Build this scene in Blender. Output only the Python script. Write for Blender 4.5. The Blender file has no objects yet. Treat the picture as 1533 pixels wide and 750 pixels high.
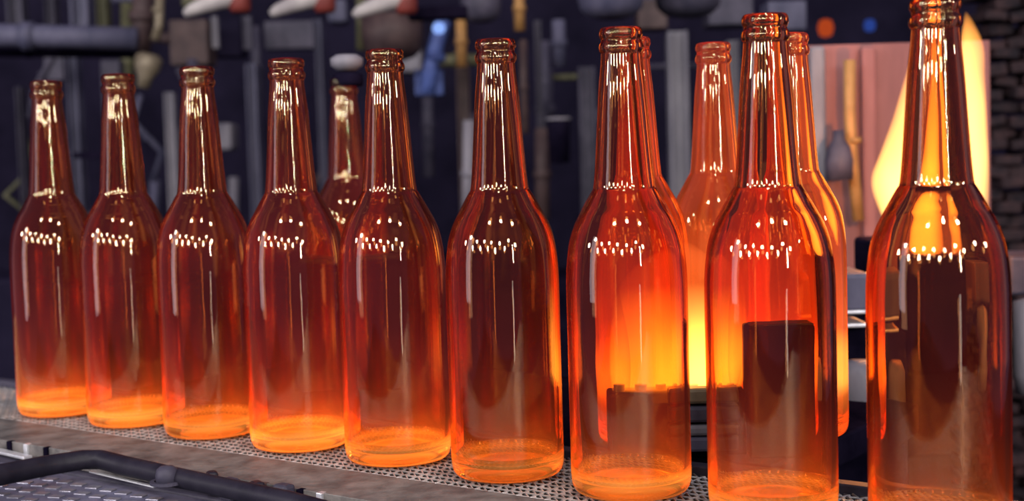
import bpy, bmesh, math, random
from mathutils import Vector, Matrix, noise
random.seed(7)
sc = bpy.context.scene
COL = sc.collection
W, H = 1533, 750

# ---------------------------------------------------------------- camera
F = 2076.0
PT, RL, CH = 0.0673, -0.02944, 0.19135
FW = Vector((0, math.cos(PT), -math.sin(PT)))
U0 = Vector((0, math.sin(PT), math.cos(PT)))
R0 = Vector((1, 0, 0))
RT = R0 * math.cos(RL) + U0 * math.sin(RL)
UP = -R0 * math.sin(RL) + U0 * math.cos(RL)
EYE = Vector((0, 0, CH))
cd = bpy.data.cameras.new('camera')
cam = bpy.data.objects.new('camera', cd)
COL.objects.link(cam)
m = Matrix((RT, UP, -FW)).transposed().to_4x4()
m.translation = EYE
cam.matrix_world = m
cd.sensor_width = 36.0
cd.lens = F / W * 36.0
cd.clip_start = 0.01
cd.dof.use_dof = True
cd.dof.focus_distance = 0.80
cd.dof.aperture_fstop = 8.5
sc.camera = cam


def ray(x, y):
    return FW + RT * ((x - W / 2) / F) + UP * ((H / 2 - y) / F)


def P(x, y, Y):
    """point of the place seen at pixel x, y that lies Y metres in front of the lens"""
    d = ray(x, y)
    return EYE + d * (Y / d.y)


def G(x, y, z=0.0):
    """point on a level surface of height z"""
    d = ray(x, y)
    return EYE + d * ((z - EYE.z) / d.z)


# ---------------------------------------------------------------- materials
def new_mat(name):
    mt = bpy.data.materials.new(name)
    mt.use_nodes = True
    nt = mt.node_tree
    nt.nodes.clear()
    return mt, nt, nt.nodes.new('ShaderNodeOutputMaterial')


def metal(name, c1, c2, rough=0.5, met=0.0, scale=30, bump=0.3, stretch=(1, 1, 1), spec=0.12):
    mt, nt, out = new_mat(name)
    N, L = nt.nodes.new, nt.links.new
    tc = N('ShaderNodeTexCoord')
    mp = N('ShaderNodeMapping')
    mp.inputs['Scale'].default_value = stretch
    L(tc.outputs['Object'], mp.inputs[0])
    nz = N('ShaderNodeTexNoise')
    nz.inputs['Scale'].default_value = scale
    nz.inputs['Detail'].default_value = 5
    nz.inputs['Roughness'].default_value = 0.65
    L(mp.outputs[0], nz.inputs['Vector'])
    cr = N('ShaderNodeValToRGB')
    cr.color_ramp.elements[0].position = 0.34
    cr.color_ramp.elements[1].position = 0.66
    c1 = tuple(v * .62 for v in c1); c2 = tuple(v * .62 for v in c2)
    cr.color_ramp.elements[0].color = (*c1, 1)
    cr.color_ramp.elements[1].color = (*c2, 1)
    L(nz.outputs[0], cr.inputs[0])
    b = N('ShaderNodeBsdfPrincipled')
    L(cr.outputs[0], b.inputs['Base Color'])
    b.inputs['Roughness'].default_value = rough
    b.inputs['Metallic'].default_value = met
    b.inputs['Specular IOR Level'].default_value = spec
    bp = N('ShaderNodeBump')
    bp.inputs['Strength'].default_value = bump
    bp.inputs['Distance'].default_value = 0.002
    L(nz.outputs[0], bp.inputs['Height'])
    L(bp.outputs[0], b.inputs['Normal'])
    L(b.outputs[0], out.inputs[0])
    return mt


M = {}
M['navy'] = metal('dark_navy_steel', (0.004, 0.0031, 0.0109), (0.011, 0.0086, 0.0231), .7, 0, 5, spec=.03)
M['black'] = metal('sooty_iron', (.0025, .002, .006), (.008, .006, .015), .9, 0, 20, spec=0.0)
M['steel'] = metal('blue_grey_steel', (0.0355, 0.0368, 0.0699), (0.0836, 0.0798, 0.1264), .55, 0, 22, stretch=(1, 1, .35))
M['pale'] = metal('pale_grey_steel', (0.0978, 0.0935, 0.1215), (0.184, 0.1705, 0.1989), .5, 0, 20, stretch=(1, 1, .3))
M['mid'] = metal('mid_grey_steel', (0.0263, 0.0246, 0.0421), (0.0585, 0.0519, 0.0788), .55, 0, 26)
M['brown'] = metal('brown_grease_steel', (0.03, 0.018, 0.021), (0.066, 0.042, 0.042), .55, 0, 24)
M['beige'] = metal('beige_brass', (0.1, 0.08, 0.055), (0.18, 0.15, 0.11), .45, .2, 24)
M['olive'] = metal('olive_paint', (0.045, 0.045, 0.025), (0.085, 0.08, 0.045), .5, 0, 24)
M['ochre'] = metal('ochre_brass', (0.234, 0.117, 0.039), (0.3744, 0.2028, 0.078), .45, .2, 24)
M['white'] = metal('pale_heat_shield', (0.231, 0.209, 0.22), (0.3575, 0.33, 0.33), .45, 0, 20)
M['red'] = metal('red_oxide_metal', (0.084, 0.012, 0.012), (0.156, 0.03, 0.024), .5, 0, 24)
M['blue'] = metal('blue_glow_metal', (0.0312, 0.0468, 0.156), (0.078, 0.117, 0.3276), .45, 0, 24)  # the blue lamp's glow is put into the colour of pipe and box
M['panel'] = metal('firelight_tinted_steel', (0.0935, 0.0376, 0.0408), (0.221, 0.0896, 0.0898), .5, 0, 9, stretch=(1, 1, .25))  # firelight on grey sheet, put into the base colour as red
M['brick'] = metal('burnt_brick', (0.0045, 0.0034, 0.0067), (0.0336, 0.0168, 0.019), .8, 0, 38, 1.0)
M['plate'] = metal('worn_transfer_plate', (0.0672, 0.0614, 0.0634), (0.192, 0.1728, 0.168), .5, .15, 55, .5, (1, 1, 1))
M['wire'] = metal('bright_wire', (0.45, 0.435, 0.435), (0.9, 0.87, 0.87), .3, .6, 60, .2)
M['under'] = metal('belt_bed_metal', (.03, .026, .026), (.09, .075, .07), .6, .2, 80)  # dark grey-brown metal of the bed under the wires
M['rail'] = metal('dark_rail_paint', (0.006, 0.005, 0.011), (0.0175, 0.015, 0.025), .5, 0, 40)
M['perf'] = metal('perforated_sheet_steel', (0.095, 0.0948, 0.1604), (0.203, 0.2022, 0.3074), .42, .4, 60)
M['dimple'] = metal('bright_raised_slot', (.20, .19, .25), (.34, .33, .40), .35, .6, 90)
M['strip'] = metal('polished_strip', (0.528, 0.528, 0.5952), (0.768, 0.768, 0.816), .3, .6, 60)
M['floor'] = metal('oily_concrete', (0.004, 0.004, 0.008), (0.012, 0.0112, 0.018), .6, 0, 6)


def hot_glass():
    mt, nt, out = new_mat('hot_amber_glass')
    N, L = nt.nodes.new, nt.links.new
    tc = N('ShaderNodeTexCoord')
    sx = N('ShaderNodeSeparateXYZ')
    L(tc.outputs['Object'], sx.inputs[0])
    seed = N('ShaderNodeAttribute'); seed.attribute_type = 'OBJECT'; seed.attribute_name = 'seed'
    heat = N('ShaderNodeAttribute'); heat.attribute_type = 'OBJECT'; heat.attribute_name = 'heat'
    cb = N('ShaderNodeCombineXYZ')
    for i in range(3):
        L(seed.outputs['Fac'], cb.inputs[i])
    ad = N('ShaderNodeVectorMath'); ad.operation = 'ADD'
    L(tc.outputs['Object'], ad.inputs[0]); L(cb.outputs[0], ad.inputs[1])
    nz = N('ShaderNodeTexNoise')
    nz.inputs['Scale'].default_value = 17
    nz.inputs['Detail'].default_value = 1.0
    L(ad.outputs[0], nz.inputs['Vector'])
    # temperature along the height: hottest in the thick base
    mr = N('ShaderNodeMapRange')
    mr.inputs['From Max'].default_value = 0.26
    L(sx.outputs['Z'], mr.inputs['Value'])
    wob = N('ShaderNodeMath'); wob.operation = 'MULTIPLY_ADD'
    L(nz.outputs[0], wob.inputs[0]); wob.inputs[1].default_value = 0.16; 
    L(mr.outputs[0], wob.inputs[2])
    wz = N('ShaderNodeMath'); wz.operation = 'SUBTRACT'; wz.inputs[1].default_value = 0.08
    L(wob.outputs[0], wz.inputs[0])
    # the wobble must not move the base itself
    gate = N('ShaderNodeMapRange')
    gate.inputs['From Min'].default_value = 0.03; gate.inputs['From Max'].default_value = 0.16
    L(mr.outputs[0], gate.inputs['Value'])
    mx = N('ShaderNodeMix')
    L(gate.outputs[0], mx.inputs[0]); L(mr.outputs[0], mx.inputs[2]); L(wz.outputs[0], mx.inputs[3])
    cr = N('ShaderNodeValToRGB')
    e = cr.color_ramp.elements
    e[0].position = 0.0; e[0].color = (.10, .018, .004, 1)
    e[1].position = 1.0; e[1].color = (.004, .0004, .0010, 1)
    for p, c in ((.020, (.18, .040, .006)), (.028, (.38, .135, .022)), (.043, (.36, .115, .018)), (.058, (.12, .021, .004)), (.11, (.060, .0085, .0028)), (.20, (.027, .0032, .0024)),
                 (.32, (.0135, .0013, .0020)), (.50, (.0115, .0011, .0019)), (.68, (.009, .0007, .0013)), (.90, (.006, .0005, .0010))):  # extra blue in the glow stands in for purple surroundings reflected in the glass
        q = e.new(p); q.color = (*c, 1)
    cool = N('ShaderNodeAttribute'); cool.attribute_type = 'OBJECT'; cool.attribute_name = 'cool'
    cm = N('ShaderNodeMath'); cm.operation = 'MULTIPLY'
    L(mx.outputs[0], cm.inputs[0]); L(cool.outputs['Fac'], cm.inputs[1])
    L(cm.outputs[0], cr.inputs[0])
    # uneven cooling
    pw = N('ShaderNodeMapRange')
    pw.inputs['From Min'].default_value = 0.32; pw.inputs['From Max'].default_value = 0.68
    pw.inputs['To Min'].default_value = 0.40; pw.inputs['To Max'].default_value = 1.6
    L(nz.outputs[0], pw.inputs['Value'])
    mu = N('ShaderNodeMath'); mu.operation = 'MULTIPLY'
    L(pw.outputs[0], mu.inputs[0]); L(heat.outputs['Fac'], mu.inputs[1])
    em = N('ShaderNodeEmission')
    L(cr.outputs[0], em.inputs[0]); L(mu.outputs[0], em.inputs[1])
    gl = N('ShaderNodeBsdfGlass')
    gl.inputs['Color'].default_value = (.955, .735, .50, 1)
    gl.inputs['Roughness'].default_value = 0.0
    gl.inputs['IOR'].default_value = 1.5
    n2 = N('ShaderNodeTexNoise'); n2.inputs['Scale'].default_value = 75; n2.inputs['Detail'].default_value = 1
    mp = N('ShaderNodeMapping'); mp.inputs['Scale'].default_value = (1, 1, .35)
    L(ad.outputs[0], mp.inputs[0]); L(mp.outputs[0], n2.inputs['Vector'])
    bp = N('ShaderNodeBump'); bp.inputs['Strength'].default_value = .11; bp.inputs['Distance'].default_value = .0012
    L(n2.outputs[0], bp.inputs['Height']); L(bp.outputs[0], gl.inputs['Normal'])
    a = N('ShaderNodeAddShader')
    L(gl.outputs[0], a.inputs[0]); L(em.outputs[0], a.inputs[1])
    L(a.outputs[0], out.inputs['Surface'])
    mt.cycles.emission_sampling = 'NONE'
    return mt


M['glass'] = hot_glass()


def flame_mat(name, base, tip, z0, z1, strength, scale=18):
    """gas flame: glowing volume, hotter at the root, thinned by slow noise"""
    mt, nt, out = new_mat(name)
    N, L = nt.nodes.new, nt.links.new
    tc = N('ShaderNodeTexCoord')
    sx = N('ShaderNodeSeparateXYZ'); L(tc.outputs['Object'], sx.inputs[0])
    mr = N('ShaderNodeMapRange')
    mr.inputs['From Min'].default_value = z0; mr.inputs['From Max'].default_value = z1
    L(sx.outputs['Z'], mr.inputs['Value'])
    cr = N('ShaderNodeValToRGB')
    cr.color_ramp.elements[0].color = (*base, 1)
    cr.color_ramp.elements[1].color = (*tip, 1)
    L(mr.outputs[0], cr.inputs[0])
    nz = N('ShaderNodeTexNoise'); nz.inputs['Scale'].default_value = scale; nz.inputs['Detail'].default_value = 2
    mp = N('ShaderNodeMapping'); mp.inputs['Scale'].default_value = (1, 1, .4)
    L(tc.outputs['Object'], mp.inputs[0]); L(mp.outputs[0], nz.inputs['Vector'])
    m2 = N('ShaderNodeMapRange')
    m2.inputs['From Min'].default_value = .3; m2.inputs['From Max'].default_value = .6
    m2.inputs['To Min'].default_value = strength * .35; m2.inputs['To Max'].default_value = strength * 1.3
    L(nz.outputs[0], m2.inputs['Value'])
    em = N('ShaderNodeEmission')
    L(cr.outputs[0], em.inputs[0]); L(m2.outputs[0], em.inputs[1])
    L(em.outputs[0], out.inputs['Volume'])
    return mt


def glow(name, c, s):
    mt, nt, out = new_mat(name)
    em = nt.nodes.new('ShaderNodeEmission')
    em.inputs[0].default_value = (*c, 1); em.inputs[1].default_value = s
    nt.links.new(em.outputs[0], out.inputs[0])
    return mt


# ---------------------------------------------------------------- object helpers
def link(name, bm, mat, parent=None, smooth=False, loc=None):
    me = bpy.data.meshes.new(name)
    bmesh.ops.recalc_face_normals(bm, faces=bm.faces)
    if loc is not None:
        bmesh.ops.translate(bm, verts=bm.verts, vec=-Vector(loc))
    bm.to_mesh(me); bm.free()
    me.materials.append(mat)
    if smooth:
        for p in me.polygons:
            p.use_smooth = True
    o = bpy.data.objects.new(name, me)
    COL.objects.link(o)
    if parent is not None:
        o.parent = parent
    elif loc is not None:
        o.location = loc
    return o


def tag(o, label, cat, group=None):
    o['label'] = label; o['category'] = cat
    if group:
        o['group'] = group
    return o


def struct(o):
    o['kind'] = 'structure'
    return o


def empty(name, loc):
    o = bpy.data.objects.new(name, None)
    o.empty_display_size = .02
    o.location = loc
    COL.objects.link(o)
    return o


def add_box(bm, c, size, bev=0.0, rot=None):
    b = bmesh.new()
    bmesh.ops.create_cube(b, size=1)
    bmesh.ops.scale(b, vec=size, verts=b.verts)
    if bev:
        bmesh.ops.bevel(b, geom=b.edges[:], offset=bev, segments=2, affect='EDGES', profile=.5)
    if rot is not None:
        bmesh.ops.rotate(b, cent=(0, 0, 0), matrix=rot, verts=b.verts)
    bmesh.ops.translate(b, vec=c, verts=b.verts)
    merge(bm, b)


def merge(bm, b):
    me = bpy.data.meshes.new('t'); b.to_mesh(me); b.free()
    bm.from_mesh(me); bpy.data.meshes.remove(me)


def add_tube(bm, pts, rad, n=14):
    """tube through pts; rad a number or a list"""
    pts = [Vector(p) for p in pts]
    rr = rad if isinstance(rad, (list, tuple)) else [rad] * len(pts)
    rings = []
    ref = None
    for i, p in enumerate(pts):
        t = (pts[min(i + 1, len(pts) - 1)] - pts[max(i - 1, 0)]).normalized()
        if ref is None:
            ref = t.orthogonal().normalized()
        ref = (ref - t * ref.dot(t)).normalized()
        b = t.cross(ref)
        rings.append([bm.verts.new(p + (ref * math.cos(2 * math.pi * k / n) + b * math.sin(2 * math.pi * k / n)) * rr[i]) for k in range(n)])
    for a, b_ in zip(rings, rings[1:]):
        for k in range(n):
            bm.faces.new((a[k], a[(k + 1) % n], b_[(k + 1) % n], b_[k]))
    bm.faces.new(rings[0][::-1]); bm.faces.new(rings[-1])


def add_lathe(bm, prof, c=(0, 0, 0), n=32, rot=None):
    """solid of revolution about z; prof = [(r, z)...], r may be 0 at the ends"""
    b = bmesh.new()
    rings = []
    for r, z in prof:
        if r < 1e-6:
            rings.append([b.verts.new((0, 0, z))])
        else:
            rings.append([b.verts.new((r * math.cos(2 * math.pi * k / n), r * math.sin(2 * math.pi * k / n), z)) for k in range(n)])
    for A, B in zip(rings, rings[1:]):
        for k in range(n):
            if len(A) == 1 and len(B) == 1:
                continue
            if len(A) == 1:
                b.faces.new((A[0], B[(k + 1) % n], B[k]))
            elif len(B) == 1:
                b.faces.new((A[k], A[(k + 1) % n], B[0]))
            else:
                b.faces.new((A[k], A[(k + 1) % n], B[(k + 1) % n], B[k]))
    if rot is not None:
        bmesh.ops.rotate(b, cent=(0, 0, 0), matrix=rot, verts=b.verts)
    bmesh.ops.translate(b, vec=c, verts=b.verts)
    merge(bm, b)


def far(Y):
    return Y * 1.5 if Y >= 1.6 else Y


def pxbox(x0, y0, x1, y1, Y, th, bev=.003, bm=None):
    """a block whose front face fills a patch seen at distance Y, th metres thick"""
    Y = far(Y)
    a, b = P(x0, y0, Y), P(x1, y1, Y)
    c = ((a.x + b.x) / 2, Y + th / 2, (a.z + b.z) / 2)
    own = bm is None
    if own:
        bm = bmesh.new()
    add_box(bm, c, (abs(b.x - a.x), th, abs(a.z - b.z)), bev)
    return bm, Vector((c[0], c[1], min(a.z, b.z)))


# ---------------------------------------------------------------- the bottles
def crom(pts, k=6):
    out = []
    n = len(pts)
    for i in range(n - 1):
        p0 = Vector(pts[max(i - 1, 0)]); p1 = Vector(pts[i]); p2 = Vector(pts[i + 1]); p3 = Vector(pts[min(i + 2, n - 1)])
        for j in range(k):
            t = j / k
            q = .5 * ((2 * p1) + (-p0 + p2) * t + (2 * p0 - 5 * p1 + 4 * p2 - p3) * t * t + (-p0 + 3 * p1 - 3 * p2 + p3) * t ** 3)
            out.append((max(q.x, 0.0), q.y))
    out.append(tuple(pts[-1]))
    return out


HB = .26
punt = [(0, .0052), (.008, .0050), (.016, .0042), (.0235, .0022), (.0262, .0008), (.0285, .0)]
heel = [(.0285, .0), (.0310, .0010), (.0328, .0033), (.0337, .0068), (.0340, .0115)]
wall = [(.0340, .0115), (.0340, .030), (.0340, .060), (.0340, .090), (.0340, .112), (.03375, .124), (.0328, .1345), (.0312, .1435),
        (.0284, .1515), (.0244, .1592), (.0204, .1664), (.01850, .1696), (.01765, .1708)]
neck = [(.01765, .1708), (.01715, .1735), (.0163, .182), (.01555, .192), (.0147, .204), (.0139, .216), (.0130, .228), (.0119, .238), (.0114, .2440), (.01130, .2458)]
fin = [(.0113, .2458), (.0119, .2464), (.0124, .2476), (.0125, .2490), (.0122, .2505), (.0114, .2519), (.0112, .2530), (.0116, .2543),
       (.0121, .2556), (.0120, .2574), (.0115, .2590), (.0105, .2599), (.0097, .2597), (.0089, .2587), (.0085, .2570)]
ifin = [(.0085, .2570), (.0084, .2540), (.0085, .2500), (.0086, .2458)]
ineck = [(.0086, .2458), (.0088, .240), (.0098, .228), (.0108, .216), (.0117, .204), (.0126, .192), (.0134, .182), (.0142, .1735), (.0147, .1708)]
iwall = [(.0147, .1708), (.0162, .1675), (.0190, .1620), (.0230, .1550), (.0268, .1465), (.0292, .1375), (.0304, .1270), (.0309, .114), (.0311, .090),
         (.0310, .060), (.0309, .030), (.0306, .0160), (.0303, .0140)]
ibase = [(.0303, .0140), (.0290, .0105), (.0262, .0082), (.021, .0076), (.012, .0095), (0, .0108)]
secs = [('base', punt, 4), ('base', heel, 5), ('body', wall, 5), ('neck', neck, 4), ('finish', fin, 4), ('finish', ifin, 2), ('neck', ineck, 3), ('body', iwall, 4), ('base', ibase, 5)]
chain, owner = [], []
for nm, pts, k in secs:
    c = crom(pts, k)
    for q in c[:-1]:
        chain.append(q); owner.append(nm)
chain.append(secs[-1][1][-1])
NS = 72


def bottle_parts():
    nrm = []
    for i in range(len(chain)):
        a = Vector(chain[max(i - 1, 0)]); b = Vector(chain[min(i + 1, len(chain) - 1)])
        t = (b - a).normalized()
        nrm.append((t.y, -t.x))     # travelling up the outside the normal points out
    nrm[0] = (0, -1); nrm[-1] = (0, 1)
    out = {}
    for part in ('body', 'base', 'neck', 'finish'):
        V, FC, NN, idx = [], [], [], {}

        def ring(i):
            if i in idx:
                return idx[i]
            r, z = chain[i]
            s = len(V)
            if r < 1e-6:
                V.append((0, 0, z)); NN.append((0, 0, nrm[i][1])); idx[i] = (s, 1)
            else:
                for k in range(NS):
                    a = 2 * math.pi * k / NS
                    V.append((r * math.cos(a), r * math.sin(a), z))
                    NN.append((nrm[i][0] * math.cos(a), nrm[i][0] * math.sin(a), nrm[i][1]))
                idx[i] = (s, NS)
            return idx[i]
        for i in range(len(chain) - 1):
            if owner[i] != part:
                continue
            (a, na), (b, nb) = ring(i), ring(i + 1)
            for k in range(NS):
                k2 = (k + 1) % NS
                if na == 1:
                    FC.append((a, b + k2, b + k))
                elif nb == 1:
                    FC.append((a + k, a + k2, b))
                else:
                    FC.append((a + k, a + k2, b + k2, b + k))
        me = bpy.data.meshes.new(part)
        me.from_pydata(V, [], FC)
        me.update()
        for p in me.polygons:
            p.use_smooth = True
        me.normals_split_custom_set_from_vertices([Vector(n).normalized() for n in NN])
        me.materials.append(M['glass'])
        out[part] = me
    return out


PARTS = bottle_parts()


def bottle(loc, label, group, heat, seed, rot=0.0, cool=1.0):
    e = empty('glass_bottle', loc)
    e.rotation_euler = (0, 0, rot)
    tag(e, label, 'bottle', group)
    for nm in ('body', 'base', 'neck', 'finish'):
        o = bpy.data.objects.new(nm, PARTS[nm])
        COL.objects.link(o)
        o.parent = e
        o['heat'] = heat; o['seed'] = seed; o['cool'] = cool
    return e


row_dir = Vector((.07066, -.05219, 0))
TU = row_dir.normalized()
NU = Vector((-TU.y, TU.x, 0))     # away from the camera
ROW0 = Vector((-.0769, .8792, 0))
corr = [1, 1, 0, 2, 1, 0, -2, -3, 1]    # small uneven spacing, px
front_labels = [
    'smallest and farthest hot amber bottle, leftmost in the front row on the conveyor',
    'hot amber bottle second from the left end of the front row',
    'third hot amber bottle from the left, pale steel strip left of its neck',
    'bright orange-red hot bottle fourth from the left, just left of the dark-capped distant bottle',
    'hot amber bottle in the middle of the front row with glowing orange foot',
    'hot amber bottle sixth from the left, dark violet lower body and an orange edge streak',
    'hot amber bottle seventh from the left with yellow firelight showing through its body',
    'second nearest bottle with gold streak down its neck and dark square behind its body',
    'largest and nearest bottle, rightmost of the front row, flame behind its neck',
]
heats = [1.15, 1.0, .95, 1.5, 1.15, .75, .9, .7, .5]
for i in range(9):
    c = ROW0 + row_dir * (i - 4)
    c = c + TU * (corr[i] * c.y / F)
    bottle((c.x, c.y, .0012), front_labels[i], 'front row of hot bottles on the conveyor', heats[i], 3.1 * i + .7, i * .7)

DP = .005      # height of the dead plate behind
for (px, Y, lb, ht) in ((951, .895, 'blurred orange bottle behind the seventh front bottle, only its right edge showing', 1.2),
                        (1072, .96, 'blurred orange bottle with tall pale window reflection on its neck, between two front bottles', 1.6),
                        (1186, .90, 'blurred orange bottle peeking out right of the second nearest front bottle', 1.6),
                        (521, 1.24, 'small blurred red bottle under a dark cap in the background', .9)):
    p = P(px, 300, Y)
    bottle((p.x, p.y, DP + .0005), lb, 'hot bottles on the dead plate behind', ht, px * .013, px * .01, .20 if px > 600 else .5)

# ---------------------------------------------------------------- the conveyor
A0, A1 = -1.15, .95            # extent along the row


def along(s, t, z):
    return ROW0 + TU * s + NU * t + Vector((0, 0, z))


def slab(bm, s0, s1, t0, t1, z0, z1, bev=.001):
    c = along((s0 + s1) / 2, (t0 + t1) / 2, (z0 + z1) / 2)
    rot = Matrix.Rotation(math.atan2(TU.y, TU.x), 3, 'Z')
    add_box(bm, c, (s1 - s0, t1 - t0, z1 - z0), bev, rot)


TF, TB = -.041, .058            # belt edges across the row
belt = empty('conveyor_belt', along(0, 0, -.02))
tag(belt, 'woven wire conveyor belt carrying the front row of bottles', 'conveyor belt')


def child(name, bm, mat, root, smooth=False):
    o = link(name, bm, mat, None, smooth)
    o.parent = root
    o.matrix_parent_inverse = Matrix.Translation(-root.location)
    return o


bm = bmesh.new()
pitch = .0050
ns = int((A1 - A0) / pitch)
for i in range(ns):
    s = A0 + i * pitch
    pts = []
    nz_ = 26
    for j in range(nz_ + 1):
        t = TF + .003 + (TB - TF - .003) * j / nz_
        pts.append(along(s + (.0024 if j % 2 else -.0024), t, -.0012 + (.0004 if (i + j) % 2 else -.0004)))
    add_tube(bm, pts, .00075, 5)
child('wire_weave', bm, M['wire'], belt, True)
bm = bmesh.new(); slab(bm, A0, A1, TF + .003, TB, -.014, -.0042)
child('belt_bed', bm, M['under'], belt)

bm = bmesh.new()
PF = -.091                     # front edge of the plate
slab(bm, A0, A1, PF, TF + .0018, -.012, .0002, .0004)
plate = link('transfer_plate', bm, M['plate'], None, False, along(0, -.09, -.012))
tag(plate, 'long worn grey-brown metal plate along the near side of the bottles', 'metal plate')
bm = bmesh.new()
slab(bm, A0, A1, TB + .001, TB + .012, -.03, .004, .001)
o = link('guide_rail', bm, M['mid'], None, False, along(0, TB, -.03)); tag(o, 'low steel rail along the far edge of the wire belt behind the front bottles', 'rail')

# side beam below the plate, with clips
beam = empty('conveyor_beam', along(0, PF, -.2))
tag(beam, 'dark steel side beam under the near edge of the worn plate', 'beam')
bm = bmesh.new(); slab(bm, A0, A1, PF + .004, PF + .05, -.16, -.012, .002)
child('web', bm, M['rail'], beam)
bm = bmesh.new(); slab(bm, A0, A1, PF - .006, PF + .006, -.022, -.0125, .002)
child('flange', bm, M['mid'], beam)
for k in range(4):
    bm = bmesh.new(); q = A0 + .15 + k * .55
    slab(bm, q - .025, q + .025, PF + .006, PF + .05, -1.0, -.16, .003)
    child('leg', bm, M['rail'], beam)
for k, (x, y, mt) in enumerate(((20, 660, 'black'), (46, 664, 'strip'), (75, 669, 'black'), (243, 700, 'black'), (395, 724, 'brown'), (447, 734, 'black'), (470, 741, 'strip'))):
    c = G(x, y, 0) - ROW0
    q = c.dot(TU)
    bm = bmesh.new()
    slab(bm, q - .0022, q + .0022, PF - .002, PF + .003, -.008, .0004, .0006)
    child('clip', bm, M[mt], beam)

# slotted guard plate in the lower left foreground
ZP = -.012
guard = empty('slotted_guard', along(-.4, PF - .15, ZP - .01))
tag(guard, 'grey slotted sheet steel guard in the lower left corner', 'guard plate')
bm = bmesh.new()
T0, T1 = PF - .26, PF - .012
slab(bm, A0, A1, T0, T1, ZP - .004, ZP, .001)
child('sheet', bm, M['perf'], guard)
bm = bmesh.new()
rot = Matrix.Rotation(math.atan2(TU.y, TU.x) + .35, 3, 'Z')
for r in range(17):
    t = T1 - .016 - r * .0138
    for q in range(62):
        add_box(bm, along(-.62 + q * .0150 + (r % 2) * .0075, t, ZP + .0004), (.0088, .0066, .0010), .0004, rot)
o = child('raised_slots', bm, M['dimple'], guard); o['kind'] = 'stuff'
rnd = random.Random(3)
# dark bent bar lying on the guard, bolt, bright strips
ZB = .002
cb = empty('cross_bar', G(140, 690, ZB))
tag(cb, 'dark bent bar lying across the guard plate at lower left', 'bar')
bm = bmesh.new()
pts = [G(-80, 735, ZB), G(0, 711, ZB), G(70, 697, ZB), G(125, 688, ZB), G(152, 688, ZB), G(190, 698, ZB), G(300, 722, ZB), G(430, 750, ZB), G(560, 785, ZB)]
add_tube(bm, pts, [.0068, .0068, .0066, .0064, .0064, .0064, .006, .006, .006], 12)
child('bar', bm, M['rail'], cb, True)
bm = bmesh.new()
c = G(250, 707, .006)
add_lathe(bm, [(0, .004), (.004, .0037), (.0062, .002), (.0070, -.001), (.0070, -.007), (0, -.007)], c, 18)
bt = child('bolt', bm, M['mid'], cb, True)
bm = bmesh.new()
add_lathe(bm, [(.0078, -.0068), (.0105, -.0068), (.0105, -.005), (.0078, -.005)], c, 24)
w = child('washer', bm, M['mid'], cb)
for x, y, sz in ((318, 722, .007), (345, 733, .009), (385, 738, .008), (425, 742, .009)):
    bm = bmesh.new()
    add_box(bm, G(x, y, -.003), (sz, sz * 1.3, .014), .002, Matrix.Rotation(rnd.uniform(0, 1.5), 3, 'Z'))
    child('lug', bm, M['rail' if sz < .009 else 'mid'], cb)
for nm, a, b, r, lb in (('edge_strip', (-60, 662), (42, 685), .0022, 'bright metal strip at the left picture edge above the dark bar'),
                        ('edge_strip', (136, 706), (232, 729), .0009, 'bright thin metal strip below the bend of the dark bar')):
    bm = bmesh.new()
    p0, p1 = G(*a, ZP + .006), G(*b, ZP + .006)
    d = (p1 - p0)
    ang = math.atan2(d.y, d.x)
    add_box(bm, (p0 + p1) / 2, (d.length, r * 3.2, r), r * .3, Matrix.Rotation(ang, 3, 'Z'))
    tag(link(nm, bm, M['strip'], None, False, (p0 + p1) / 2), lb, 'metal strip')
bm = bmesh.new()
p0, p1 = G(-90, 668, ZP), G(70, 700, ZP)
c = (p0 + p1) / 2
add_box(bm, c + Vector((0, 0, .0015)), ((p1 - p0).length, .03, .003), .001, Matrix.Rotation(math.atan2((p1 - p0).y, (p1 - p0).x), 3, 'Z'))
tag(link('support_ledge', bm, M['mid'], None, False, c), 'grey ledge between the bright strip and dark bar at the far left edge', 'ledge')

# dead plate behind
bm = bmesh.new()
slab(bm, -.36, .226, .073, .30, DP - .02, DP, .002)
dp = empty('dead_plate', along(0, .2, -1.0))
tag(dp, 'dark cooling plate under the blurred orange bottles behind the row', 'plate')
child('plate_top', bm, M['black'], dp)
for q in (-.3, .18):
    bm = bmesh.new(); slab(bm, q - .02, q + .02, .17, .21, -1.0, DP - .02, .003)
    child('leg', bm, M['rail'], dp)

# ---------------------------------------------------------------- flames
def flame(name, label, Y, spec, mat, depth):
    """spec: tongues, each a list of (px x, px y, half width px); a swept elliptical tongue"""
    bm = bmesh.new()
    k = Y / F
    zs = []
    for tongue in spec:
        rings = []
        cp = crom3(tongue, 5)
        for (x, y, w) in cp:
            c = P(x, y, Y)
            zs.append(c.z)
            r = max(w * k, .0004)
            rings.append([bm.verts.new((c.x + r * math.cos(2 * math.pi * q / 20), c.y + min(r * 1.0, depth) * math.sin(2 * math.pi * q / 20), c.z)) for q in range(20)])
        for A, B in zip(rings, rings[1:]):
            for q in range(20):
                bm.faces.new((A[q], A[(q + 1) % 20], B[(q + 1) % 20], B[q]))
        bm.faces.new(rings[0][::-1]); bm.faces.new(rings[-1])
    return link(name, bm, mat, None, True), min(zs), max(zs)


def crom3(pts, k):
    out = []
    n = len(pts)
    for i in range(n - 1):
        p0, p1, p2, p3 = [Vector(pts[j]) for j in (max(i - 1, 0), i, i + 1, min(i + 2, n - 1))]
        for j in range(k):
            t = j / k
            out.append(tuple(.5 * ((2 * p1) + (-p0 + p2) * t + (2 * p0 - 5 * p1 + 4 * p2 - p3) * t * t + (-p0 + 3 * p1 - 3 * p2 + p3) * t ** 3)))
    out.append(tuple(pts[-1]))
    return out


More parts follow.
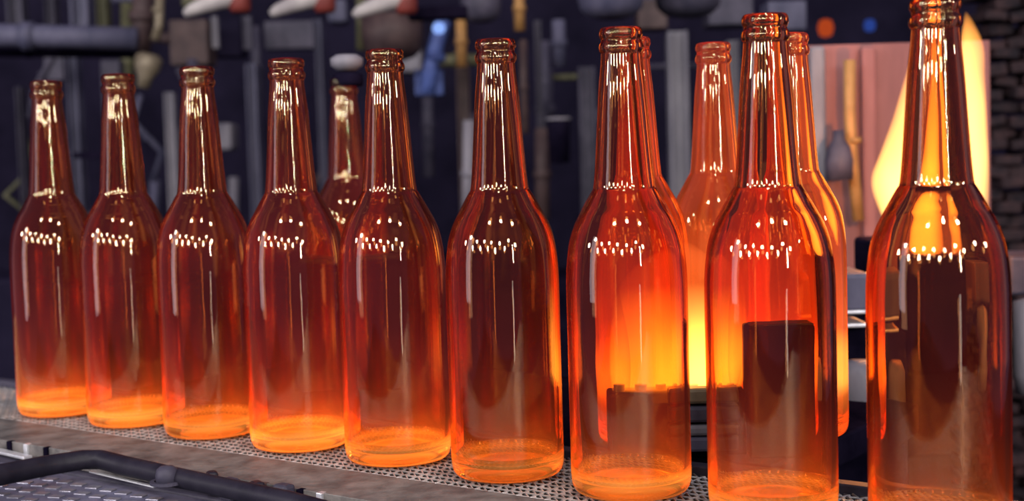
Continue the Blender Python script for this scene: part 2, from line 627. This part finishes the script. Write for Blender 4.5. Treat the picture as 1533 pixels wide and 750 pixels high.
z_hi, z_lo = P(1400, 20, 1.2).z, P(1400, 360, 1.2).z
fm = flame_mat('yellow_flame', (1, .50, .11), (1, .36, .06), z_lo, z_hi, 75)
fm1b = flame_mat('pale_yellow_flame', (1, .54, .14), (1, .36, .06), z_lo, z_hi, 140)
o, _, _ = flame('flame', '', 1.2, [
    [(1385, 362, 12), (1375, 340, 42), (1362, 300, 50), (1362, 265, 56), (1368, 225, 48), (1376, 175, 38), (1382, 120, 28), (1385, 75, 18), (1388, 30, 8), (1389, 5, 1)],
], fm, .05)
tag(o, 'tall bright yellow flame behind the neck of the nearest bottle', 'flame')
o, _, _ = flame('flame', '', 1.26, [
    [(1452, 352, 5), (1460, 320, 17), (1462, 260, 18), (1458, 190, 19), (1454, 120, 20), (1455, 70, 17), (1450, 35, 8), (1446, 18, 1)],
], fm1b, .04)
tag(o, 'narrow yellow flame tongue right of the nearest bottle neck', 'flame')
z_hi, z_lo = P(1000, 425, .85).z, P(1000, 585, .85).z
fm2 = flame_mat('furnace_flame', (1, .48, .07), (.10, .018, .003), z_lo, z_hi, 140)
o, _, _ = flame('flame', '', .85, [
    [(1000, 597, 60), (1002, 588, 84), (1004, 560, 96), (1006, 520, 99), (1007, 480, 97), (1008, 440, 92), (1012, 405, 70), (1020, 375, 30), (1024, 360, 3)],
    [(930, 600, 6), (928, 580, 16), (926, 530, 18), (924, 480, 12), (922, 430, 2)],
    [(1085, 590, 8), (1086, 560, 20), (1088, 500, 22), (1090, 430, 15), (1090, 380, 2)],
], fm2, .014)
tag(o, 'wide low yellow-orange flame seen through the seventh front bottle', 'flame')

# ---------------------------------------------------------------- machinery behind
def block(name, mat, r, Y, th, label, cat, bev=.003, group=None, extra=None):
    bm, base = pxbox(*r, Y, th, bev)
    o = link(name, bm, M[mat], None, False, base)
    tag(o, label, cat, group)
    if Y >= 1.6:
        into_machine(o, mat)
    return o


def column(x0, x1, y0, y1, Y, mat, label, th=.05, cat='column'):
    """rolled steel channel column: web plus two flanges"""
    bm = bmesh.new()
    Y = far(Y)
    a, b = P(x0, y0, Y), P(x1, y1, Y)
    w = abs(b.x - a.x); h = abs(a.z - b.z)
    cx, cz = (a.x + b.x) / 2, (a.z + b.z) / 2
    add_box(bm, (cx, Y + th * .5, cz), (w * .94, th * .25, h), .001)
    for s in (-1, 1):
        add_box(bm, (cx + s * w * .42, Y + th * .5, cz), (w * .16, th, h), .002)
    o = link('steel_column', bm, M[mat], None, False, (cx, Y + th / 2, cz - h / 2))
    tag(o, label, cat)
    return into_machine(o, mat)


def pipe(pts, r, mat, label, cat='pipe', name='pipe', Y=2.0):
    Y = far(Y)
    q = [P(x, y, Y) for x, y in pts]
    bm = bmesh.new()
    rr = r * Y / F
    add_tube(bm, q, rr, 16)
    o = link(name, bm, M[mat], None, True, q[0])
    tag(o, label, cat)
    bm = bmesh.new()
    mid = (q[0] + q[-1]) / 2
    d = (q[-1] - q[0]).normalized()
    add_tube(bm, [mid - d * rr * .5, mid + d * rr * .5], rr * 1.25, 16)
    c = link('collar', bm, M[mat], None, True); c.parent = o; c.matrix_parent_inverse = Matrix.Translation(-q[0])
    if Y > 2.2:
        into_machine(o, mat)
    return o


def blow_head(cx, cy, w, Y, label, m1='white', m2='red'):
    """take-out arm: sloping pale nose and a red oxide collar, on a stem going up"""
    Y = far(Y)
    k = Y / F
    c = P(cx, cy, Y)
    e = empty('takeout_arm', c)
    tag(e, label, 'machine arm', 'take-out arms along the top of the machine')
    bm = bmesh.new()
    p = [c + Vector((-w * .5 * k, 0, -12 * k)), c + Vector((-w * .40 * k, 0, -7 * k)), c + Vector((-w * .15 * k, 0, 1 * k)), c + Vector((w * .12 * k, 0, 8 * k)), c + Vector((w * .35 * k, 0, 12 * k))]
    add_tube(bm, p, [5 * k, 9 * k, 12 * k, 14 * k, 15 * k], 18)
    child('nose', bm, M[m1], e, True)
    bm = bmesh.new()
    add_lathe(bm, [(0, -16 * k), (13 * k, -16 * k), (16 * k, -10 * k), (16 * k, 14 * k), (12 * k, 20 * k), (0, 20 * k)], c + Vector((w * .40 * k, 0, 4 * k)), 24)
    child('collar', bm, M[m2], e, True)
    bm = bmesh.new()
    add_tube(bm, [c + Vector((w * .25 * k, .01, 12 * k)), c + Vector((w * .25 * k, .01, 140 * k))], 9 * k, 14)
    child('stem', bm, M['mid'], e, True)
    return e


def cup(cx, cy, w, Y, label, mat='mid', h=40):
    Y = far(Y)
    k = Y / F
    c = P(cx, cy, Y)
    bm = bmesh.new()
    r = w * .5 * k
    prof = [(0, -h * .45 * k), (r * .35, -h * .45 * k), (r * .7, -h * .35 * k), (r * .93, -h * .1 * k), (r, h * .3 * k), (r, h * k), (r * .82, h * k), (r * .8, h * .3 * k), (r * .55, 0), (0, -h * .1 * k)]
    add_lathe(bm, prof, (0, 0, 0), 28)
    bmesh.ops.translate(bm, verts=bm.verts, vec=c)
    o = link('mould_cup', bm, M[mat], None, True, c)
    return tag(o, label, 'mould cup')


SECT = []


def sect_of(o):
    x = o.location.x * F / o.location.y + W / 2
    r = SECT[0] if x < 335 else SECT[1] if x < 675 else SECT[2]
    return r


def into_machine(o, mat):
    r = sect_of(o)
    for key in ('category', 'group'):
        if key in o:
            del o[key]
    if mat not in ('beige', 'olive', 'ochre', 'blue', 'red') and 'label' in o:
        del o['label']
    o.parent = r
    o.matrix_parent_inverse = Matrix.Translation(-r.location)
    return o


for px, lb in ((170, 'dark grey forming machine section behind the first three bottles'), (500, 'grey-blue forming machine section behind the fourth and fifth bottles'),
               (900, 'cluttered forming machine section behind the sixth to eighth bottles')):
    p = P(px, 400, 3.2); p.z = -1.0
    e = empty('forming_machine', p)
    SECT.append(tag(e, lb, 'machine', None))

# room shell
bm = bmesh.new(); add_box(bm, (0, 5.2, 1.0), (12, .1, 5), 0)
struct(link('wall_back', bm, M['navy']))
bm = bmesh.new(); add_box(bm, (0, 0, -1.05), (12, 13, .1), 0)
struct(link('floor', bm, M['floor']))

# left part
pipe([(-120, 50), (60, 54), (205, 58)], 17, 'steel', 'thick horizontal grey pipe at the upper left', Y=1.9)
pipe([(-120, 78), (205, 80)], 7, 'black', 'thin dark horizontal pipe just under the thick grey one at upper left', Y=1.95)
column(97, 137, 74, 560, 2.1, 'steel', 'grey steel column between the first and second bottle necks')
column(100, 132, -60, 38, 2.1, 'steel', 'short grey column above the thick horizontal pipe')
column(22, 52, 130, 560, 2.3, 'mid', 'dim grey column behind the leftmost bottle')
column(62, 82, -60, 36, 2.3, 'mid', 'thin dim column above the horizontal pipe near the left edge')
column(5, 34, -60, 34, 2.25, 'mid', 'dim column at the top left corner')
column(140, 160, -60, 40, 2.4, 'olive', 'narrow olive column above the pipe')
block('machine_panel', 'mid', (64, 74, 96, 120), 2.5, .06, 'dim grey panel under the left end of the pipe', 'panel')
block('shelf_bracket', 'black', (108, 228, 158, 236), 2.0, .05, 'small dark bracket between the first two bottle necks', 'bracket', .001)
block('machine_panel', 'mid', (150, 90, 190, 330), 2.5, .05, 'dim blue-grey panel behind the second bottle', 'panel')
pipe([(214, -30), (214, 30), (210, 80)], 15, 'brown', 'brown vertical pipe above the second bottle', Y=2.0)
pipe([(240, -30), (238, 40), (232, 60)], 7, 'beige', 'thin beige pipe left of the first take-out arm', Y=1.9)
bm = bmesh.new()
k = 2.8 / F; c = P(219, 108, 2.8)
add_lathe(bm, [(0, -24 * k), (9 * k, -24 * k), (11 * k, -8 * k), (19 * k, 6 * k), (20 * k, 22 * k), (12 * k, 28 * k), (0, 28 * k)], (0, 0, 0), 24)
bmesh.ops.rotate(bm, cent=(0, 0, 0), matrix=Matrix.Rotation(.25, 3, 'Y'), verts=bm.verts)
bmesh.ops.translate(bm, verts=bm.verts, vec=c)
tag(link('nozzle', bm, M['beige'], None, True, c), 'beige tapered nozzle above the second bottle lip', 'nozzle')
column(244, 268, 138, 330, 1.9, 'pale', 'pale steel strip left of the third bottle neck', .03)
block('machine_housing', 'brown', (252, 30, 312, 96), 2.2, .1, 'brown housing above the third bottle', 'housing')
column(316, 326, 24, 72, 1.95, 'pale', 'thin pale rod right of the first take-out arm', .02)
column(362, 378, 24, 74, 2.0, 'mid', 'thin grey rod between the first two take-out arms', .02)
block('machine_panel', 'navy', (300, 28, 362, 84), 2.3, .08, 'dark navy panel over the third bottle', 'panel')
column(366, 402, 95, 560, 2.0, 'steel', 'grey-blue column left of the fourth bottle neck')
column(470, 500, 28, 560, 2.05, 'steel', 'grey-blue column right of the fourth bottle neck')
block('machine_panel', 'mid', (395, 32, 470, 72), 2.4, .06, 'dim grey panel over the fourth bottle', 'panel')
pipe([(541, -30), (541, 75)], 8, 'olive', 'olive vertical pipe above the middle bottle', Y=1.95)
# dark cap and pale head over the small bottle
k = 1.24 / F; c = P(521, 120, 1.24)
bm = bmesh.new(); add_lathe(bm, [(0, -9 * k), (21 * k, -9 * k), (23 * k, -4 * k), (22 * k, 8 * k), (12 * k, 12 * k), (0, 12 * k)], c, 24)
cap = tag(link('blow_cap', bm, M['black'], None, True, c), 'dark round cap on the mouth of the small distant bottle', 'cap')
c = P(519, 93, 1.26)
bm = bmesh.new(); add_lathe(bm, [(0, -13 * k), (14 * k, -13 * k), (24 * k, -5 * k), (25 * k, 5 * k), (16 * k, 11 * k), (0, 11 * k)], c, 24)
tag(link('blow_cap', bm, M['pale'], None, True, c), 'pale round head above the dark cap of the small distant bottle', 'cap')
blow_head(322, 8, 92, 1.7, 'pale nosed take-out arm above the third bottle')
blow_head(450, 8, 90, 1.7, 'pale nosed take-out arm above the fourth bottle')
blow_head(573, 10, 88, 1.7, 'pale nosed take-out arm above the middle bottle')
cup(588, 70, 92, 1.95, 'brown mould cup right above the middle bottle', 'brown', 46)
# blue lamp and piping
bm = bmesh.new(); k = 2.85 / F; c = P(657, 42, 2.85)
add_lathe(bm, [(0, -9 * k), (7 * k, -7 * k), (10 * k, 0), (7 * k, 7 * k), (0, 9 * k)], c, 20)
tag(link('signal_lamp', bm, glow('blue_lamp_glow', (.28, .45, 1.0), 1.1), None, True, c), 'small glowing pale blue lamp between the fifth and sixth bottles', 'lamp')
pipe([(664, 30), (652, 70), (645, 100), (640, 140)], 12, 'blue', 'pipe coloured with the blue glow under the small blue lamp', Y=1.95)
block('valve_box', 'blue', (620, 105, 664, 142), 2.0, .05, 'valve box coloured with the blue glow below the blue lamp', 'box')
block('arm_bracket', 'black', (610, 10, 700, 26), 1.75, .05, 'dark horizontal bracket at the top above the blue lamp', 'bracket')
pipe([(690, 26), (691, 100)], 8, 'ochre', 'ochre vertical pipe left of the sixth bottle', Y=1.9)
column(682, 716, 88, 560, 2.0, 'brown', 'brown-grey column left of the sixth bottle neck')
pipe([(702, 180), (700, 340)], 9, 'pale', 'pale pipe beside the brown column left of the sixth bottle', Y=1.9)
cup(720, 20, 60, 1.9, 'grey mould cup above the sixth bottle', 'mid', 30)
pipe([(777, -20), (778, 46)], 8, 'ochre', 'ochre pipe at the top just right of the sixth bottle', Y=1.9)
pipe([(783, 60), (786, 200)], 6, 'brown', 'brown pipe right of the sixth bottle lip', Y=1.9)
column(800, 824, 30, 560, 2.2, 'mid', 'dim column right of the sixth bottle')
pipe([(812, 192), (812, 330)], 11, 'brown', 'brown pipe right of the sixth bottle neck', Y=1.95)
k = 2.8 / F
c = P(836, 185, 2.8)
bm = bmesh.new(); add_lathe(bm, [(0, -60 * k), (15 * k, -58 * k), (17 * k, -6 * k), (18 * k, 6 * k), (15 * k, 10 * k), (13 * k, 6 * k), (0, 4 * k)], c, 24)
tag(link('shock_absorber', bm, M['black'], None, True, c), 'dark cylinder with pale rim between sixth and seventh bottles', 'cylinder')
bm = bmesh.new()
c = P(836, 178, 2.8)
add_tube(bm, [c + Vector((17 * k * math.cos(a), 17 * k * math.sin(a), 0)) for a in [i * math.pi / 12 for i in range(25)]], 2.2 * k, 8)
tag(link('ring', bm, M['pale'], None, True, c), 'pale ring on top of the dark cylinder', 'ring')
pipe([(836, 30), (838, 100)], 10, 'steel', 'short grey pipe above the dark cylinder with the pale rim', Y=2.1)
column(866, 902, 100, 560, 2.0, 'mid', 'grey column left of the seventh bottle neck')
cup(915, 8, 100, 1.6, 'grey mould cup directly over the seventh bottle', 'steel', 44)
cup(1030, 6, 100, 1.65, 'dark mould cup right of the one over the seventh bottle', 'mid', 44)
block('machine_housing', 'brown', (955, 0, 1000, 42), 1.9, .08, 'brown-red housing between the two mould cups', 'housing')
column(1000, 1040, 46, 560, 1.9, 'pale', 'grey steel column between seventh bottle and window-reflection bottle')
column(1090, 1112, 60, 400, 1.9, 'pale', 'grey column left of the eighth bottle neck')
# clutter deeper in the machine
rq = random.Random(21)
for k in range(46):
    x = rq.uniform(0, 1200); Yd = rq.uniform(2.1, 2.9)
    mt = rq.choice(['steel', 'mid', 'mid', 'pale', 'brown', 'mid', 'steel', 'olive'])
    kind = rq.random()
    y = rq.uniform(-20, 330)
    if kind < .40:
        h = rq.uniform(60, 260)
        pipe([(x, y), (x + rq.uniform(-4, 4), y + h)], rq.uniform(5, 13), mt, mt + ' pipe deep in the machine', Y=Yd)
    elif kind < .62:
        x2 = x + rq.uniform(40, 120)
        pipe([(x, y), (x2, y + rq.uniform(-4, 4))], rq.uniform(4, 10), mt, mt + ' cross pipe deep in the machine', Y=Yd)
    elif kind < .8:
        pts_ = [(x, y), (x + rq.uniform(-15, 15), y + 40), (x + rq.uniform(-35, 35), y + 85), (x + rq.uniform(-45, 45), y + 130)]
        pipe(pts_, rq.uniform(4, 7), mt, mt + ' hose deep in the machine', name='hose', Y=Yd)
    else:
        w_ = rq.uniform(20, 60)
        block('machine_housing', mt, (x, y, x + w_, y + rq.uniform(20, 70)), Yd, .1, mt + ' housing deep in the machine', 'housing', .01)
# upper right
block('machine_housing', 'mid', (1060, -30, 1128, 36), 1.9, .1, 'dim grey housing left of the eighth bottle lip', 'housing')
block('machine_housing', 'steel', (1150, 2, 1208, 44), 1.8, .08, 'grey housing right of the eighth bottle lip', 'housing')
bm = bmesh.new(); c = P(1236, 42, 2.7); k = 2.7 / F
add_lathe(bm, [(0, -14 * k), (9 * k, -11 * k), (12 * k, 0), (9 * k, 11 * k), (0, 14 * k)], c, 20)
tag(link('hot_gob', bm, glow('orange_gob_glow', (1, .13, .03), .4), None, True, c), 'dull orange glowing gob right of the grey housing', 'molten gob')
bm = bmesh.new(); c = P(1302, 38, 2.8)
add_lathe(bm, [(0, -10 * k), (7 * k, -8 * k), (9 * k, 0), (7 * k, 8 * k), (0, 10 * k)], c, 20)
tag(link('signal_lamp', bm, glow('dim_blue_lamp', (.03, .07, .35), .7), None, True, c), 'dim blue lamp above the sheet metal screen', 'lamp')
scr = empty('heat_screen', P(1290, 400, 1.5))
tag(scr, 'sheet metal heat screen coloured with firelight pink, behind the flame', 'screen')
bm, _ = pxbox(1208, 68, 1484, 404, 1.5, .012, .001); child('sheet', bm, M['panel'], scr)
for i, (x0, x1, mt) in enumerate(((1213, 1241, 'pale'), (1290, 1316, 'panel'))):
    bm, _ = pxbox(x0, 69, x1, 403, 1.485, .012, .004); child('rib', bm, M[mt], scr)
op = pipe([(1272, 90), (1272, 170), (1276, 240), (1285, 330)], 9, 'ochre', 'orange lit pipe in front of the sheet metal screen', Y=1.47)
bm = bmesh.new(); c = P(1256, 235, 1.455); k = 1.455 / F
add_lathe(bm, [(0, -34 * k), (20 * k, -34 * k), (21 * k, -5 * k), (17 * k, 14 * k), (9 * k, 26 * k), (8 * k, 40 * k), (0, 40 * k)], c, 24)
gv = tag(link('gas_valve', bm, M['mid'], None, True, c), 'grey rounded valve body in front of the sheet metal screen', 'valve')
for q in (op, gv):
    del q['category']
    q.parent = scr; q.matrix_parent_inverse = Matrix.Translation(-scr.location)
for x in (1216, 1476):
    bm, _ = pxbox(x - 5, 404, x + 5, 1860, 1.5, .012, .002); child('post', bm, M['mid'], scr)
# burner under the tall flames
bn = empty('burner', P(1400, 400, 1.22))
tag(bn, 'dark burner block under the tall flames', 'burner')
bm, _ = pxbox(1330, 366, 1480, 560, 1.16, .12, .004); child('burner_body', bm, M['black'], bn)
bm = bmesh.new()
for x in (1365, 1400, 1455):
    add_tube(bm, [P(x, 372, 1.2), P(x, 354, 1.2)], .007, 14)
child('nozzles', bm, M['mid'], bn, True)
# brick jamb on the far right
jamb = bmesh.new()
rr = random.Random(5)
YY = 2.3
a = P(1486, 0, YY); b = P(1640, 700, YY)
bw, bh = .048, .021
z = -1.0
row = 0
while z < a.z + .12:
    x = a.x - (0 if row % 2 else bw / 2)
    while x < b.x:
        add_box(jamb, (x + bw / 2 + rr.uniform(-.004, .004), YY + .05 + rr.uniform(-.025, .02), z + bh / 2 + rr.uniform(-.004, .004)), (bw - rr.uniform(.002, .012), .10, bh - rr.uniform(.001, .006)), .003, Matrix.Rotation(rr.uniform(-.16, .16), 3, 'Y'))
        x += bw
    z += bh
    row += 1
tag(link('brick_jamb', jamb, M['brick'], None, False, (a.x, YY, b.z)), 'dark reddish burnt brick jamb at the right picture edge', 'brickwork')
# between the two nearest bottles
vb = empty('valve_unit', P(1270, 700, 1.08))
tag(vb, 'grey and black valve unit seen between the two nearest bottles', 'valve unit')
bm, _ = pxbox(1236, 410, 1306, 468, 1.08, .06, .004); child('cover', bm, M['steel'], vb)
bm, _ = pxbox(1240, 466, 1302, 470, 1.075, .05, .001); child('trim_edge', bm, M['strip'], vb)
bm, _ = pxbox(1240, 486, 1302, 490, 1.075, .05, .001); child('trim_edge', bm, M['strip'], vb)
bm, _ = pxbox(1236, 492, 1330, 760, 1.09, .10, .004); child('housing', bm, M['black'], vb)
lb = empty('guard_box', P(1180, 640, .86))
tag(lb, 'dark square-topped box standing behind the second nearest bottle', 'box')
bm, _ = pxbox(1111, 488, 1246, 688, .825, .030, .002); child('box_body', bm, M['black'], lb)
bm, _ = pxbox(1118, 484, 1240, 488, .83, .02, .001); child('rim', bm, M['rail'], lb)
bm = bmesh.new(); c = P(1288, 582, 1.06); k = 1.06 / F
add_lathe(bm, [(0, -44 * k), (24 * k, -42 * k), (33 * k, -25 * k), (34 * k, 25 * k), (24 * k, 42 * k), (0, 44 * k)], c, 28)
child('canister', bm, M['pale'], vb, True)
bm = bmesh.new(); c = P(1540, 520, 1.2); k = 1.2 / F
add_lathe(bm, [(0, -70 * k), (18 * k, -70 * k), (22 * k, -40 * k), (22 * k, 70 * k), (0, 76 * k)], c, 24)
tag(link('canister', bm, M['pale'], None, True, c), 'pale canister cut off by the right picture edge', 'canister')
block('machine_housing', 'mid', (1512, 385, 1600, 440), 1.25, .08, 'grey housing at the right picture edge above the pale canister', 'housing')
# stacked layers low between seventh and eighth bottle
st = empty('flame_burner', P(1000, 660, .86))
tag(st, 'dark low burner box with grey brackets under the wide flame', 'burner')
bm, _ = pxbox(905, 590, 1108, 684, .837, .024, .002); child('burner_body', bm, M['black'], st)
for q in range(5):
    bm = bmesh.new(); c = P(925 + q * 37, 590, .848)
    add_tube(bm, [c, c + Vector((0, 0, .006))], .004, 12); child('nozzle', bm, M['mid'], st, True)
sb = empty('glow_hiding_block', P(520, 560, 1.13))  # added dark block that hides the glowing base of the small bottle
tag(sb, 'added dark block low in front of the small distant bottle, between fourth and fifth bottles', 'block')
bm, _ = pxbox(430, 396, 610, 600, 1.12, .05, .004); child('block_body', bm, M['black'], sb)
bm, _ = pxbox(450, 388, 600, 396, 1.13, .03, .002); child('cap_plate', bm, M['rail'], sb)
for (y0, y1, mt) in ((583, 604, 'beige'), (610, 632, 'mid'), (638, 652, 'pale'), (656, 676, 'steel')):
    bm, _ = pxbox(1012, y0, 1096, y1, .824, .012, .002); child('bracket', bm, M[mt], st)
# lower dark machine base behind the belt
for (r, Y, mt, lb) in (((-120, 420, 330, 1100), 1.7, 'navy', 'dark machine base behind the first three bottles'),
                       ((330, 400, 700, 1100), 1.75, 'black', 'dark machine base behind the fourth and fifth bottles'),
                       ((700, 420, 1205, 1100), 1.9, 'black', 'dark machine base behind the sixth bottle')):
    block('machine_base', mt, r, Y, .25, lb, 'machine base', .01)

# ---------------------------------------------------------------- light
def lamp(kind, name, loc, energy, color, size, rot=None, size_y=None):
    ld = bpy.data.lights.new(name, kind)
    ld.energy = energy; ld.color = color
    if kind == 'AREA':
        ld.size = size
        if size_y:
            ld.shape = 'RECTANGLE'; ld.size_y = size_y
    else:
        ld.shadow_soft_size = size
    o = bpy.data.objects.new(name, ld)
    o.location = loc
    if rot is not None:
        o.rotation_euler = rot
    COL.objects.link(o)
    return o


CW = (1.0, .95, .88)
# assumed hall lamps, unseen, added for the dots on the glass: azimuth from straight behind the camera (right positive), elevation, distance
hall = [(-84, 14, 6), (-72, 22, 5.5), (-63, 12, 7), (-55, 19, 6), (-46, 13, 7), (-38, 21, 6), (-29, 14, 7), (-21, 20, 6), (-12, 13, 7.2), (-3, 19, 6.2), (7, 14, 7),
        (17, 22, 6), (30, 16, 6.5), (52, 20, 6), (72, 15, 6), (-34, 46, 5.2), (2, 50, 5.2), (34, 44, 5.2), (-4, 68, 4.8)]
for az, el, d in hall:
    a, e = math.radians(az), math.radians(el)
    p = Vector((math.sin(a) * math.cos(e) * d, .8 - math.cos(a) * math.cos(e) * d, .15 + math.sin(e) * d))
    lamp('POINT', 'assumed_hall_lamp', p, 290, CW, .24)
# assumed upright strip light, unseen behind the camera, added for the neck streaks
p = Vector((math.sin(math.radians(24)) * 3.2, .8 - math.cos(math.radians(24)) * 3.2, .15 + .62))
o = lamp('AREA', 'assumed_strip_light', p, 36, (1, .96, .9), .045, None, .62)
d = (Vector((0, .8, .2)) - p)
o.rotation_euler = d.to_track_quat('-Z', 'Y').to_euler()
# added area lights: low one for body streaks, cool left one for edge streaks
def aim(o, tgt=Vector((0, .8, .15))):
    o.rotation_euler = (tgt - o.location).to_track_quat('-Z', 'Y').to_euler()
aim(lamp('AREA', 'low_streak_light', (1.15, -2.3, -.42), 3.0, (.75, .72, .9), .12, None, .8))
aim(lamp('AREA', 'left_streak_light', (-4.4, -.6, .9), 45, (.62, .62, 1.0), .9, None, 2.6))
# firelight
lamp('POINT', 'fire_light', P(1385, 250, 1.2), 5, (1, .36, .10), 0)
lamp('POINT', 'fire_light', P(1004, 540, .865), .5, (1, .38, .08), 0)

wd = bpy.data.worlds.new('world')
sc.world = wd
wd.use_nodes = True
bg = wd.node_tree.nodes['Background']
bg.inputs[0].default_value = (.40, .29, .72, 1)
bg.inputs[1].default_value = .34

sc.view_settings.view_transform = 'Standard'
sc.view_settings.look = 'None'
sc.view_settings.exposure = 0
sc.view_settings.gamma = 1
sc.view_settings.use_curve_mapping = False
cy = sc.cycles
cy.max_bounces = 26
cy.transmission_bounces = 26
cy.glossy_bounces = 8
cy.diffuse_bounces = 3
cy.volume_bounces = 0
cy.caustics_refractive = False
cy.caustics_reflective = False
cy.use_denoising = True
cy.sample_clamp_indirect = 6
cy.volume_step_rate = 2
